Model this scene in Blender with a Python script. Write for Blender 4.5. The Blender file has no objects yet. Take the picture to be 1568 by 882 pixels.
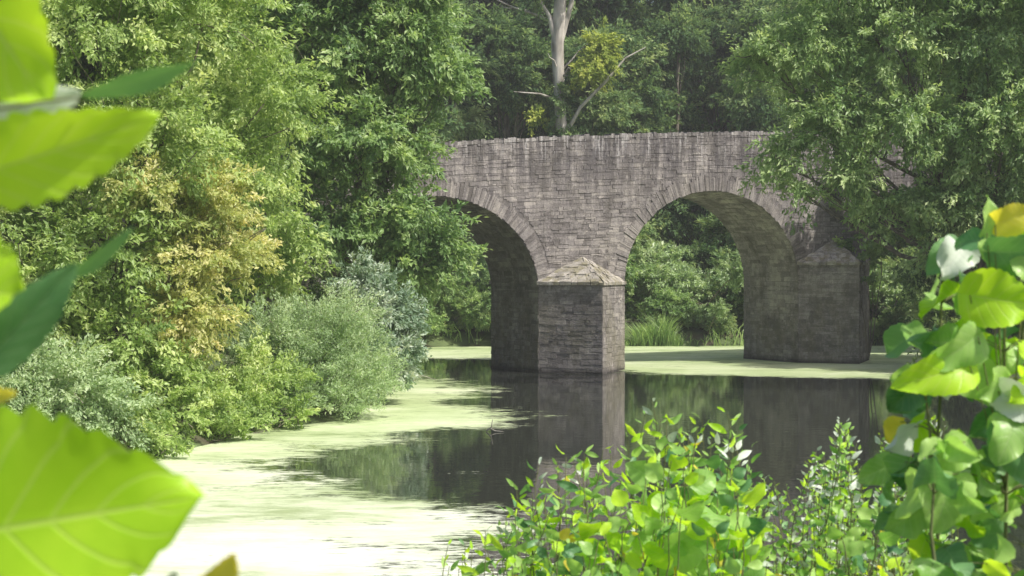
import bpy, math, random
import numpy as np
from mathutils import Vector
R=np.random.default_rng(7)
random.seed(7)
scene=bpy.context.scene
scene.view_settings.view_transform='Standard'
scene.view_settings.look='None'
scene.view_settings.exposure=0
# ------------------------------------------------------------------ helpers
def mk(name,V,F,mats,mi=None,tint=None,smooth=None,extra=None,link=True):
    V=np.asarray(V,dtype=np.float32); F=np.asarray(F,dtype=np.int32)
    me=bpy.data.meshes.new(name)
    me.vertices.add(len(V)); me.vertices.foreach_set('co',V.ravel())
    k=F.shape[1]
    me.loops.add(F.size); me.loops.foreach_set('vertex_index',F.ravel())
    me.polygons.add(len(F)); me.polygons.foreach_set('loop_start',np.arange(0,F.size,k,dtype=np.int32))
    me.update(calc_edges=True)
    for m in mats: me.materials.append(m)
    if mi is not None: me.polygons.foreach_set('material_index',np.asarray(mi,dtype=np.int32))
    if smooth is None: sm=np.zeros(len(F),dtype=bool)
    elif smooth is True: sm=np.ones(len(F),dtype=bool)
    else: sm=np.asarray(smooth,dtype=bool)
    me.polygons.foreach_set('use_smooth',sm)
    if tint is not None:
        a=me.attributes.new('tint','FLOAT','FACE'); a.data.foreach_set('value',np.asarray(tint,dtype=np.float32))
    if extra:
        for n,arr in extra.items():
            a=me.attributes.new(n,'FLOAT','POINT'); a.data.foreach_set('value',np.asarray(arr,dtype=np.float32))
    me.update()
    o=bpy.data.objects.new(name,me)
    if link: scene.collection.objects.link(o)
    return o
def norm(a):
    return a/np.maximum(np.linalg.norm(a,axis=-1,keepdims=True),1e-9)
class Geo:
    def __init__(s): s.V=[];s.F=[];s.T=[];s.M=[];s.S=[];s.n=0
    def add(s,V,F,t,m=0,sm=False):
        V=np.asarray(V,dtype=np.float32).reshape(-1,3);F=np.asarray(F,dtype=np.int32)
        s.V.append(V);s.F.append(F+s.n);s.n+=len(V)
        s.T.append(np.broadcast_to(np.asarray(t,dtype=np.float32),(len(F),)))
        s.M.append(np.full(len(F),m));s.S.append(np.full(len(F),sm))
    def obj(s,name,mats,link=True):
        return mk(name,np.concatenate(s.V),np.concatenate(s.F),mats,np.concatenate(s.M),np.concatenate(s.T),np.concatenate(s.S),link=link)
def tube(g,pts,rad,sides=6,t=.5,m=0):
    pts=np.asarray(pts,dtype=float);n=len(pts)
    d=norm(np.gradient(pts,axis=0))
    ref=np.array([0.31,0.95,0.05]) if abs(d[0][2])>.5 else np.array([0,0,1.])
    a=norm(np.cross(d,ref));b=np.cross(d,a)
    ang=np.linspace(0,2*math.pi,sides,endpoint=False)
    rad=np.asarray(rad,dtype=float)
    V=pts[:,None,:]+rad[:,None,None]*(a[:,None,:]*np.cos(ang)[None,:,None]+b[:,None,:]*np.sin(ang)[None,:,None])
    F=[]
    for i in range(n-1):
        for j in range(sides):
            k=(j+1)%sides
            F.append((i*sides+j,i*sides+k,(i+1)*sides+k,(i+1)*sides+j))
    g.add(V.reshape(-1,3),F,t,m,True)
def bez(p0,p1,bow,n=6,wob=0.0,rng=R):
    t=np.linspace(0,1,n)[:,None]
    p0=np.asarray(p0,float);p1=np.asarray(p1,float)
    P=p0*(1-t)+p1*t+np.asarray(bow,float)*(4*t*(1-t))
    if wob: P[1:-1]+=rng.normal(0,wob,(n-2,3))
    return P
# ------------------------------------------------------------------ materials
def newmat(name):
    m=bpy.data.materials.new(name);m.use_nodes=True
    nt=m.node_tree;nt.nodes.clear()
    return m,nt,nt.nodes,nt.links
def nd(ns,t,**k):
    n=ns.new(t)
    for a,b in k.items(): setattr(n,a,b)
    return n
def ramp(ns,stops,interp='LINEAR'):
    r=ns.new('ShaderNodeValToRGB');cr=r.color_ramp;cr.interpolation=interp
    while len(cr.elements)<len(stops): cr.elements.new(.5)
    for e,(p,c) in zip(cr.elements,stops):
        e.position=p;e.color=(c[0],c[1],c[2],1)
    return r
def math_(ns,ls,op,a,b=None,c=None):
    n=ns.new('ShaderNodeMath');n.operation=op
    for i,x in enumerate((a,b,c)):
        if x is None: continue
        if isinstance(x,(int,float)): n.inputs[i].default_value=x
        else: ls.new(x,n.inputs[i])
    return n.outputs[0]
def leafmat(name,cols,trans=.42,tboost=(1.35,1.35,.85),rough=.45,patch=.35,pscale=.5,spec=.5,gloss=True):
    m,nt,ns,ls=newmat(name)
    at=nd(ns,'ShaderNodeAttribute',attribute_name='tint')
    geo=ns.new('ShaderNodeNewGeometry')
    no=ns.new('ShaderNodeTexNoise');no.inputs['Scale'].default_value=pscale;no.inputs['Detail'].default_value=2
    ls.new(geo.outputs['Position'],no.inputs['Vector'])
    v=math_(ns,ls,'MULTIPLY_ADD',math_(ns,ls,'SUBTRACT',no.outputs[0],.5),patch*2.5,at.outputs['Fac'])
    n=len(cols);r=ramp(ns,[(i/(n-1),c) for i,c in enumerate(cols)])
    ls.new(v,r.inputs[0])
    if gloss:
        p=ns.new('ShaderNodeBsdfPrincipled');p.inputs['Roughness'].default_value=rough
        p.inputs['Specular IOR Level'].default_value=spec
        ls.new(r.outputs[0],p.inputs['Base Color'])
    else:
        p=ns.new('ShaderNodeBsdfDiffuse');ls.new(r.outputs[0],p.inputs[0])
    mx=ns.new('ShaderNodeMix');mx.data_type='RGBA';mx.blend_type='MULTIPLY';mx.inputs[0].default_value=1
    ls.new(r.outputs[0],mx.inputs[6]);mx.inputs[7].default_value=(*tboost,1)
    tr=ns.new('ShaderNodeBsdfTranslucent');ls.new(mx.outputs[2],tr.inputs[0])
    ms=ns.new('ShaderNodeMixShader');ms.inputs[0].default_value=trans
    ls.new(p.outputs[0],ms.inputs[1]);ls.new(tr.outputs[0],ms.inputs[2])
    o=ns.new('ShaderNodeOutputMaterial');ls.new(ms.outputs[0],o.inputs[0])
    return m
def barkmat(name,c1,c2,scale=6):
    m,nt,ns,ls=newmat(name)
    tc=ns.new('ShaderNodeNewGeometry')
    mp=ns.new('ShaderNodeMapping');mp.inputs['Scale'].default_value=(1,1,.3);ls.new(tc.outputs['Position'],mp.inputs[0])
    no=ns.new('ShaderNodeTexNoise');no.inputs['Scale'].default_value=scale;no.inputs['Detail'].default_value=5
    ls.new(mp.outputs[0],no.inputs['Vector'])
    r=ramp(ns,[(.35,c1),(.65,c2)]);ls.new(no.outputs[0],r.inputs[0])
    p=ns.new('ShaderNodeBsdfPrincipled');p.inputs['Roughness'].default_value=.85
    ls.new(r.outputs[0],p.inputs['Base Color'])
    b=ns.new('ShaderNodeBump');b.inputs['Strength'].default_value=.5;b.inputs['Distance'].default_value=.03
    ls.new(no.outputs[0],b.inputs['Height']);ls.new(b.outputs[0],p.inputs['Normal'])
    o=ns.new('ShaderNodeOutputMaterial');ls.new(p.outputs[0],o.inputs[0])
    return m
BARK=barkmat('bark_brown',(.11,.095,.07),(.26,.23,.18))
PALE=barkmat('bark_pale',(.2,.18,.15),(.6,.56,.5),2.2)
TWIG=barkmat('twig_green',(.1,.13,.04),(.22,.22,.1),20)
M_light=leafmat('leaf_light_green',[(.2,.31,.09),(.4,.53,.18),(.66,.74,.34)])
M_yel=leafmat('leaf_yellowing',[(.3,.38,.12),(.55,.57,.23),(.8,.74,.42)])
M_mid=leafmat('leaf_mid_green',[(.14,.25,.09),(.29,.43,.16),(.5,.62,.27)])
M_wil=leafmat('leaf_willow',[(.25,.36,.18),(.4,.53,.28),(.58,.67,.43)],trans=.35)
M_blu=leafmat('leaf_bluish',[(.18,.28,.18),(.32,.43,.3),(.62,.67,.58)],trans=.3)
M_ash=leafmat('leaf_ash',[(.18,.3,.11),(.37,.51,.21),(.64,.75,.38)])
M_wood=leafmat('leaf_woodland',[(.07,.13,.06),(.17,.27,.12),(.36,.46,.2)],pscale=.22,patch=.7,gloss=False)
M_far=leafmat('leaf_far_shrub',[(.1,.18,.08),(.24,.35,.16),(.46,.54,.26)],pscale=.3,patch=.7,gloss=False)
# ------------------------------------------------------------------ foliage
def leafquads(P,D,N,L,W,fold=.12):
    S=norm(np.cross(D,N));N=np.cross(S,D)
    L=L[:,None];W=W[:,None]
    a=P;b=P+D*L*.42+S*W*.5+N*W*fold;c=P+D*L-N*L*.08;d=P+D*L*.42-S*W*.5+N*W*fold
    V=np.stack([a,b,c,d],1).reshape(-1,3)
    F=np.arange(len(P)*4).reshape(-1,4)
    return V,F
def foliage(g,lobes,nspray,per,leaf,aspect,sr,droop,rng,m=1,zmin=.05,shell=.5):
    lobes=np.asarray(lobes,float)
    if lobes.shape[1]==4: lobes=np.column_stack([lobes,np.full(len(lobes),.85)])
    w=lobes[:,3]**2;w/=w.sum()
    idx=rng.choice(len(lobes),nspray,p=w)
    d=norm(rng.normal(0,1,(nspray,3)));d[:,2]=d[:,2]*.9+.12;d=norm(d)
    rr=lobes[idx,3]*(shell+(1.0-shell)*rng.random(nspray)**.6)*rng.uniform(.82,1.15,nspray)
    sc=np.column_stack([rr,rr,rr*lobes[idx,4]])
    C=lobes[idx,:3]+d*sc
    C+=rng.normal(0,.08,C.shape)*sr
    ax=norm(d+np.array([0,0,-droop])+rng.normal(0,.25,d.shape))
    slen=sr*rng.uniform(.7,1.35,nspray)
    st=np.clip(rng.normal(.45,.22,nspray),0,1)
    n=nspray*per
    k=np.repeat(np.arange(nspray),per)
    u=rng.random(n)*2-1
    rad=(.42*slen[k]*(1-.55*np.maximum(u,0)))
    off=rng.normal(0,1,(n,3));off[:,2]*=.55
    P=C[k]+ax[k]*(u*slen[k])[:,None]+off*rad[:,None]*.6
    P[:,2]-=droop*.15*np.abs(u)*slen[k]
    D=norm(ax[k]*.8+rng.normal(0,.6,(n,3))+np.array([0,0,-droop*.4]))
    N=norm(rng.normal(0,.45,(n,3))+np.array([.2,-.2,.65])+d[k]*.5)
    L=leaf*rng.uniform(.6,1.3,n)
    W=L*aspect*rng.uniform(.8,1.2,n)
    ok=P[:,2]>zmin
    P,D,N,L,W=P[ok],D[ok],N[ok],L[ok],W[ok]
    V,F=leafquads(P,D,N,L,W)
    t=np.clip(st[k][ok]+rng.normal(0,.12,len(P)),0,1)
    g.add(V,F,t,m)
    return C
def make_tree(name,base,lobes,trunk_r,nspray,per,leaf,mat,seed,aspect=.45,sr=.5,droop=.35,bark=BARK,top=None,link=True,shell=.5,limbs=True,twigs=4):
    rng=np.random.default_rng(seed);g=Geo()
    L=np.asarray(lobes,float);base=np.asarray(base,float)
    if top is None:
        hi=L[np.argmax(L[:,2])];top=hi[:3]
    top=np.asarray(top,float)
    if limbs:
        n=10;P=bez(base-np.array([0,0,.4]),top,(rng.normal(0,.2),rng.normal(0,.2),0),n,.06*trunk_r*4,rng)
        rr=np.linspace(1,.18,n)*trunk_r;rr[0]*=1.4
        tube(g,P,rr,9,.5,0)
        for l in L:
            c=l[:3];f=np.clip((c[2]-base[2])/(top[2]-base[2]+1e-6)*.55,.08,.85)
            i=f*(n-1);i0=int(i);s=P[i0]*(1-(i-i0))+P[min(i0+1,n-1)]*(i-i0)
            r0=trunk_r*(1-.8*f)*.5
            B=bez(s,c,(0,0,-.08*np.linalg.norm(c-s)),7,.08,rng)
            tube(g,B,np.linspace(r0,r0*.25,7),6,.5,0)
            for _ in range(twigs):
                q=B[rng.integers(3,7)];e=c+norm(rng.normal(0,1,3))*l[3]*.95
                tube(g,bez(q,e,(0,0,.1),5,.05,rng),np.linspace(r0*.22,.012,5),4,.5,0)
    foliage(g,lobes,nspray,per,leaf,aspect,sr,droop,rng,1,shell=shell)
    return g.obj(name,[bark,mat],link)
# ------------------------------------------------------------------ terrain
WATER=np.array([(-9,16),(-2,13),(8,13),(14,18),(16.5,30),(16.3,42),(14.2,50),(14.4,56),(15.6,63),(24,70),(40,72),(42,81),(20,82),(0,81.5),(-4.8,80.5),(-5.2,72),(-4.7,60),(-4.3,52),(-4.1,46),(-4.1,42.5),(-6,40),(-7.4,34),(-8.3,26)],float)
def sdpoly(x,y,poly):
    x=np.asarray(x,float);y=np.asarray(y,float)
    d=np.full(x.shape,1e9);ins=np.zeros(x.shape,bool)
    n=len(poly)
    for i in range(n):
        ax,ay=poly[i];bx,by=poly[(i+1)%n]
        ex,ey=bx-ax,by-ay;wx,wy=x-ax,y-ay
        t=np.clip((wx*ex+wy*ey)/(ex*ex+ey*ey),0,1)
        d=np.minimum(d,np.hypot(wx-ex*t,wy-ey*t))
        c=((ay>y)!=(by>y))&(x<(bx-ax)*(y-ay)/((by-ay) if by!=ay else 1e-9)+ax)
        ins^=c
    return np.where(ins,-d,d)
TH=math.radians(30.25);BO=np.array([2.64,62.0])
def height(x,y):
    x=np.asarray(x,float);y=np.asarray(y,float)
    sd=sdpoly(x,y,WATER)
    z=np.where(sd>0,2.6*(1-np.exp(-np.maximum(sd,0)/5))+.02,-.9*(1-np.exp(sd/1.0)))
    hill=np.clip(y-90,0,120)*.27*np.clip(sd/6,0,1)
    z=z+hill
    z=z+np.clip(-x-16,0,60)*.15
    t=(x-BO[0])*math.cos(TH)+(y-BO[1])*math.sin(TH);p=-(x-BO[0])*math.sin(TH)+(y-BO[1])*math.cos(TH)-1.8
    e=np.clip((-t-12)/8,0,1)+np.clip((t-25)/8,0,1)
    emb=(7.2+.05*t)*e*np.exp(-(p/5)**4)
    z=np.where(sd>0,np.maximum(z,emb*np.clip(sd/2,0,1)),z)
    z+=np.where(sd>.5,.08*np.sin(x*1.3+y*.7)+.06*np.sin(y*1.9-x*.4),0)
    return z
def axis(lo,hi,step,far):
    a=np.arange(lo,hi,step);o=[];s=step;p=hi
    while p<far: o.append(p);s*=1.35;p+=s
    q=[];s=step;p=lo-s
    while p>-far: q.append(p);s*=1.35;p-=s
    return np.array(q[::-1]+list(a)+o)
gx=axis(-50,60,.8,650);gy=axis(-12,135,.8,650)
X,Y=np.meshgrid(gx,gy);Z=height(X,Y)
V=np.column_stack([X.ravel(),Y.ravel(),Z.ravel()])
nx,ny=len(gx),len(gy)
I=np.arange(nx*ny).reshape(ny,nx)
F=np.stack([I[:-1,:-1],I[:-1,1:],I[1:,1:],I[1:,:-1]],-1).reshape(-1,4)
m,nt,ns,ls=newmat('ground_soil_grass')
geo=ns.new('ShaderNodeNewGeometry')
no=ns.new('ShaderNodeTexNoise');no.inputs['Scale'].default_value=.8;no.inputs['Detail'].default_value=8;ls.new(geo.outputs['Position'],no.inputs['Vector'])
r=ramp(ns,[(.35,(.07,.06,.035)),(.5,(.09,.13,.045)),(.7,(.15,.2,.07))]);ls.new(no.outputs[0],r.inputs[0])
p=ns.new('ShaderNodeBsdfPrincipled');p.inputs['Roughness'].default_value=.9;ls.new(r.outputs[0],p.inputs['Base Color'])
b=ns.new('ShaderNodeBump');b.inputs['Distance'].default_value=.1;ls.new(no.outputs[0],b.inputs['Height']);ls.new(b.outputs[0],p.inputs['Normal'])
o=ns.new('ShaderNodeOutputMaterial');ls.new(p.outputs[0],o.inputs[0])
mk('ground',V,F,[m],smooth=True)
# ------------------------------------------------------------------ water + duckweed
W1=np.array([(-14,14),(-1,14),(-.5,21),(-.2,25.4),(-.3,26.4),(-2.1,28.3),(-3.1,29.4),(-4.9,32.1),(-3.6,36.4),(-2.2,38.5),(-.4,40.3),(-.2,44.4),(-1.9,48.6),(-.8,51.8),(-1.5,54.7),(-3.2,57.8),(-3.8,62),(-14,62)],float)
W2=np.array([(-8,84),(-8,72),(-4,70.5),(.6,69.8),(2.6,66),(4.2,61.2),(9,58.6),(15.6,57),(30,60),(44,70),(44,84)],float)
wx=np.arange(-12,44,.3);wy=np.arange(11,85,.3)
X,Y=np.meshgrid(wx,wy)
sd=-np.minimum(sdpoly(X,Y,W1),sdpoly(X,Y,W2))
nx,ny=len(wx),len(wy);I=np.arange(nx*ny).reshape(ny,nx)
F=np.stack([I[:-1,:-1],I[:-1,1:],I[1:,1:],I[1:,:-1]],-1).reshape(-1,4)
m,nt,ns,ls=newmat('river_water_duckweed')
geo=ns.new('ShaderNodeNewGeometry')
at=nd(ns,'ShaderNodeAttribute',attribute_name='weed')
def noise(scale,detail=4,sc=(1,1,1),rough=.6):
    mp=ns.new('ShaderNodeMapping');mp.inputs['Scale'].default_value=sc;ls.new(geo.outputs['Position'],mp.inputs[0])
    n=ns.new('ShaderNodeTexNoise');n.inputs['Scale'].default_value=scale;n.inputs['Detail'].default_value=detail;n.inputs['Roughness'].default_value=rough
    ls.new(mp.outputs[0],n.inputs['Vector']);return n.outputs[0]
n1=noise(.5,9,(.7,1,1),.72)
n2=noise(5,7,(.4,1.3,1),.75)
att=math_(ns,ls,'MAXIMUM',math_(ns,ls,'MINIMUM',at.outputs['Fac'],1.5),-1.8)
s1=math_(ns,ls,'MULTIPLY_ADD',math_(ns,ls,'SUBTRACT',n1,.5),8.0,att)
s2=math_(ns,ls,'MULTIPLY_ADD',math_(ns,ls,'SUBTRACT',n2,.5),6.5,s1)
mask=math_(ns,ls,'MULTIPLY',math_(ns,ls,'ADD',s2,.25),1.1)
mask=math_(ns,ls,'MINIMUM',math_(ns,ls,'MAXIMUM',mask,0),1)
n3=noise(2.6,10,(.5,1.2,1),.8);n4=noise(.3,4,(.5,1,1))
cm=math_(ns,ls,'MULTIPLY_ADD',n4,.7,math_(ns,ls,'MULTIPLY',n3,.6))
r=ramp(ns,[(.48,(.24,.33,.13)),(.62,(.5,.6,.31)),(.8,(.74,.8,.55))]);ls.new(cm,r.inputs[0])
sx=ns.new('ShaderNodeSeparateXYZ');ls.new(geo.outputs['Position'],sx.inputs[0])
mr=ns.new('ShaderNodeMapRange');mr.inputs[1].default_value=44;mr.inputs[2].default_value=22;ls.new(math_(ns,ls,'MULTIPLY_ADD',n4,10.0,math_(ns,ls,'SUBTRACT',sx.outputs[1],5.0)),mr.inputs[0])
r2=ramp(ns,[(.52,(.38,.46,.24)),(.64,(.72,.78,.57)),(.78,(.86,.88,.78))]);ls.new(cm,r2.inputs[0])  # thicker near weed, whitened further by sun glare painted into its colour
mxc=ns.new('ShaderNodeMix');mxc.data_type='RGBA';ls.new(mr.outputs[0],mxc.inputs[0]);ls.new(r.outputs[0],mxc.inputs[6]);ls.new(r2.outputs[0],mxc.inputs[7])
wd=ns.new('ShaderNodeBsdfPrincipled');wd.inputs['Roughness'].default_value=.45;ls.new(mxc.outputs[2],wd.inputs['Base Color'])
bw=ns.new('ShaderNodeBump');bw.inputs['Distance'].default_value=.04;bw.inputs['Strength'].default_value=.7;ls.new(n3,bw.inputs['Height']);ls.new(bw.outputs[0],wd.inputs['Normal'])
wt=ns.new('ShaderNodeBsdfPrincipled');wt.inputs['Base Color'].default_value=(.03,.034,.028,1);wt.inputs['Roughness'].default_value=.02;wt.inputs['IOR'].default_value=1.5
nb=noise(1.6,3,(1,1.6,1),.5)
bb=ns.new('ShaderNodeBump');bb.inputs['Distance'].default_value=.02;bb.inputs['Strength'].default_value=.12;ls.new(nb,bb.inputs['Height']);ls.new(bb.outputs[0],wt.inputs['Normal'])
ms=ns.new('ShaderNodeMixShader');ls.new(mask,ms.inputs[0]);ls.new(wt.outputs[0],ms.inputs[1]);ls.new(wd.outputs[0],ms.inputs[2])
o=ns.new('ShaderNodeOutputMaterial');ls.new(ms.outputs[0],o.inputs[0])
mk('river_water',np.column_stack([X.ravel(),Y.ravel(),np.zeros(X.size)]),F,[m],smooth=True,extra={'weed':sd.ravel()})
# ------------------------------------------------------------------ bridge
def stonemat(name,lo,mid,hi,moss=0.0):
    m,nt,ns,ls=newmat(name)
    at=nd(ns,'ShaderNodeAttribute',attribute_name='tint')
    tc=ns.new('ShaderNodeTexCoord')
    def nz(scale,sc,det=5,ro=.6):
        mp=ns.new('ShaderNodeMapping');mp.inputs['Scale'].default_value=sc;ls.new(tc.outputs['Object'],mp.inputs[0])
        n=ns.new('ShaderNodeTexNoise');n.inputs['Scale'].default_value=scale;n.inputs['Detail'].default_value=det;n.inputs['Roughness'].default_value=ro
        ls.new(mp.outputs[0],n.inputs['Vector']);return n.outputs[0]
    def mixc(f,a,bc,mode='MIX'):
        mx=ns.new('ShaderNodeMix');mx.data_type='RGBA';mx.blend_type=mode
        if isinstance(f,(int,float)): mx.inputs[0].default_value=f
        else: ls.new(f,mx.inputs[0])
        ls.new(a,mx.inputs[6])
        if isinstance(bc,tuple): mx.inputs[7].default_value=(*bc,1)
        else: ls.new(bc,mx.inputs[7])
        return mx.outputs[2]
    big=nz(.5,(1,1,1),5,.65);fine=nz(11,(1,1,2.2),6,.75);st=nz(3.2,(1,1,.1),6,.7);st2=nz(7,(1,1,.06),4,.7)
    f=math_(ns,ls,'MULTIPLY_ADD',math_(ns,ls,'SUBTRACT',big,.5),1.9,math_(ns,ls,'MULTIPLY_ADD',math_(ns,ls,'SUBTRACT',at.outputs['Fac'],.5),.8,.5))
    f=math_(ns,ls,'MULTIPLY_ADD',math_(ns,ls,'SUBTRACT',fine,.5),1.7,f)
    r=ramp(ns,[(0,lo),(.5,mid),(1,hi)]);ls.new(f,r.inputs[0])
    col=r.outputs[0]
    sx=ns.new('ShaderNodeSeparateXYZ');ls.new(tc.outputs['Object'],sx.inputs[0])
    mr=ns.new('ShaderNodeMapRange');mr.inputs[1].default_value=6.0;mr.inputs[2].default_value=8.2;mr.inputs[3].default_value=.3;mr.inputs[4].default_value=1;ls.new(sx.outputs[2],mr.inputs[0])
    sr=ramp(ns,[(.4,(0,0,0)),(.56,(1,1,1))]);ls.new(st,sr.inputs[0])
    col=mixc(math_(ns,ls,'MULTIPLY',math_(ns,ls,'MULTIPLY',sr.outputs[0],mr.outputs[0]),.8),col,(.085,.078,.085))
    sr2=ramp(ns,[(.55,(0,0,0)),(.64,(1,1,1))]);ls.new(st2,sr2.inputs[0])
    mr3=ns.new('ShaderNodeMapRange');mr3.inputs[1].default_value=7.6;mr3.inputs[2].default_value=9.1;ls.new(sx.outputs[2],mr3.inputs[0])
    col=mixc(math_(ns,ls,'MULTIPLY',math_(ns,ls,'MULTIPLY',sr2.outputs[0],mr3.outputs[0]),.85),col,(.6,.58,.58))
    li=nz(1.9,(1.4,1,.45),8,.8);lr=ramp(ns,[(.54,(0,0,0)),(.66,(1,1,1))]);ls.new(li,lr.inputs[0])
    col=mixc(math_(ns,ls,'MULTIPLY',lr.outputs[0],.5),col,(.52,.485,.46))
    dk=nz(1.1,(1,1,.8),8,.8);dr=ramp(ns,[(.49,(0,0,0)),(.6,(1,1,1))]);ls.new(dk,dr.inputs[0])
    col=mixc(math_(ns,ls,'MULTIPLY',dr.outputs[0],.6),col,(.1,.09,.085))
    mr5=ns.new('ShaderNodeMapRange');mr5.inputs[1].default_value=4.6;mr5.inputs[2].default_value=1.2;mr5.inputs[3].default_value=.1;mr5.inputs[4].default_value=.5;ls.new(sx.outputs[2],mr5.inputs[0])
    al=nz(.9,(1,1,.6),6,.7);ar=ramp(ns,[(.42,(0,0,0)),(.6,(1,1,1))]);ls.new(al,ar.inputs[0])
    col=mixc(math_(ns,ls,'MULTIPLY',ar.outputs[0],mr5.outputs[0]),col,(.2,.185,.12))
    if moss:
        ms_=nz(2.5,(1,1,1),6,.7);mr4=ramp(ns,[(.46,(0,0,0)),(.6,(1,1,1))]);ls.new(ms_,mr4.inputs[0])
        col=mixc(math_(ns,ls,'MULTIPLY',mr4.outputs[0],moss),col,(.22,.2,.1))
    mr2=ns.new('ShaderNodeMapRange');mr2.inputs[1].default_value=.03;mr2.inputs[2].default_value=.25;mr2.inputs[3].default_value=.3;mr2.inputs[4].default_value=1;ls.new(sx.outputs[2],mr2.inputs[0])
    col=mixc(1,col,mr2.outputs[0],'MULTIPLY')
    p=ns.new('ShaderNodeBsdfPrincipled');p.inputs['Roughness'].default_value=.9;p.inputs['Specular IOR Level'].default_value=.2
    ls.new(col,p.inputs['Base Color'])
    b=ns.new('ShaderNodeBump');b.inputs['Distance'].default_value=.03;b.inputs['Strength'].default_value=.8;ls.new(fine,b.inputs['Height']);ls.new(b.outputs[0],p.inputs['Normal'])
    o=ns.new('ShaderNodeOutputMaterial');ls.new(p.outputs[0],o.inputs[0]);return m
M_stone=stonemat('bridge_slate_stone',(.15,.135,.132),(.31,.285,.28),(.52,.475,.44))
M_core=stonemat('bridge_mortar',(.17,.155,.15),(.26,.24,.235),(.36,.33,.31))
M_cope=stonemat('bridge_coping_stone',(.2,.185,.18),(.4,.375,.36),(.6,.57,.54))
M_cap=stonemat('bridge_cap_stone',(.26,.24,.22),(.48,.45,.41),(.64,.6,.55),moss=.65)
BW=3.6;SL=.06
def ztop(t): return 8.93+SL*t-.0016*(t-4)**2*(1 if abs(t-4)<12 else 0)-(.23 if abs(t-4)>=12 else 0)
ARCH=[(-6.25,4.35,3.05,3.5),(6.35,4.35,3.35,3.68),(18.95,4.35,3.7,3.8)]
T0,T1=-24,36
core=Geo()
brk=[]
for c,a,zs,rz in ARCH:
    brk.append([c-a*math.cos(ph) for ph in np.linspace(0,math.pi,41)])
prev=T0
def quad(p0,p1,p2,p3,t=.3): core.add([p0,p1,p2,p3],[(0,1,2,3)],t)
def column(ta,tb,za,zb):
    for y in (0,BW):
        quad((ta,y,za),(tb,y,zb),(tb,y,ztop(tb)),(ta,y,ztop(ta)))
    for y in (.4,BW-.4):
        quad((ta,y,ztop(ta)-1),(tb,y,ztop(tb)-1),(tb,y,ztop(tb)),(ta,y,ztop(ta)))
    for y0,y1 in ((0,.4),(BW-.4,BW)):
        quad((ta,y0,ztop(ta)),(tb,y0,ztop(tb)),(tb,y1,ztop(tb)),(ta,y1,ztop(ta)))
    quad((ta,.4,ztop(ta)-1),(tb,.4,ztop(tb)-1),(tb,BW-.4,ztop(tb)-1),(ta,BW-.4,ztop(ta)-1))
def solid(a,b):
    n=max(1,int((b-a)/1.0));q=np.linspace(a,b,n+1)
    for i in range(n): column(q[i],q[i+1],-1,-1)
for i,(c,a,zs,rz) in enumerate(ARCH):
    solid(prev,c-a)
    B=brk[i];B[0]=c-a;B[-1]=c+a
    zz=[zs+rz*math.sqrt(max(0,1-((t-c)/a)**2)) for t in B]
    for j in range(len(B)-1):
        column(B[j],B[j+1],zz[j],zz[j+1])
        quad((B[j],0,zz[j]),(B[j+1],0,zz[j+1]),(B[j+1],BW,zz[j+1]),(B[j],BW,zz[j]))
    for t in (c-a,c+a): quad((t,0,-1),(t,BW,-1),(t,BW,zs),(t,0,zs))
    prev=c+a
solid(prev,T1)
for t in (T0,T1): quad((t,0,-1),(t,BW,-1),(t,BW,ztop(t)),(t,0,ztop(t)))
BOXF=np.array([(0,1,2,3),(7,6,5,4),(0,4,5,1),(1,5,6,2),(2,6,7,3),(3,7,4,0)])
st=Geo()
def block(g,c8,t): g.add(c8,BOXF,t)
rb=np.random.default_rng(11)
def face_stones(g,mapf,u0f,u1f,v0,v1,hmean=.09,lmean=.28,proud=(.004,.026),tb=0.0):
    v=v0
    while v<v1-.03:
        h=min(hmean*rb.uniform(.5,1.7),v1-v)
        vm=v+h/2
        for ua,ub in (u0f(vm) if callable(u0f) else [(u0f,u1f)]):
            u=ua
            wv=rb.uniform(0,6)
            while u<ub-.02:
                l=min(lmean*rb.uniform(.3,2.0),ub-u)
                if ub-(u+l)<.08: l=ub-u
                j=.0018
                e=.012*math.sin(u*1.7+wv)+rb.normal(0,.006,4)
                a,b_,c_,d_=u+j,u+l-j,v+j,v+h-j
                pr=rb.uniform(*proud)
                if rb.random()<.04: pr-=.025
                tt=np.clip(rb.normal(.5+tb,.2),0,1)
                c8=[mapf(a,c_+e[0],-.05),mapf(b_,c_+e[1],-.05),mapf(b_,d_+e[2],-.05),mapf(a,d_+e[3],-.05),
                    mapf(a+.004,c_+e[0],pr),mapf(b_-.004,c_+e[1],pr*rb.uniform(.7,1.2)),mapf(b_-.004,d_+e[2],pr*rb.uniform(.7,1.2)),mapf(a+.004,d_+e[3],pr*rb.uniform(.7,1.2))]
                block(g,c8,tt)
                u+=l
        v+=h
RD=.6
def intervals(zc):
    out=[];p=T0
    for c,a,zs,rz in ARCH:
        z=zc*ztop(c)/8.96
        if z<zs: hw=a
        else:
            q=1-((z-zs)/(rz+RD*.9))**2
            hw=(a+RD*.9)*math.sqrt(q) if q>0 else 0
        if hw>0:
            out.append((p,c-hw));p=c+hw
    out.append((p,T1))
    return [(x,y) for x,y in out if y-x>.05]
def front(t,z,d): return (t,-d,z*ztop(t)/8.96)
def back(t,z,d): return (t,BW+d,z*ztop(t)/8.96)
face_stones(st,front,intervals,None,-.4,8.92)
face_stones(st,back,intervals,None,-.4,8.92,lmean=.6,hmean=.22)
ring=Geo()
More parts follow.
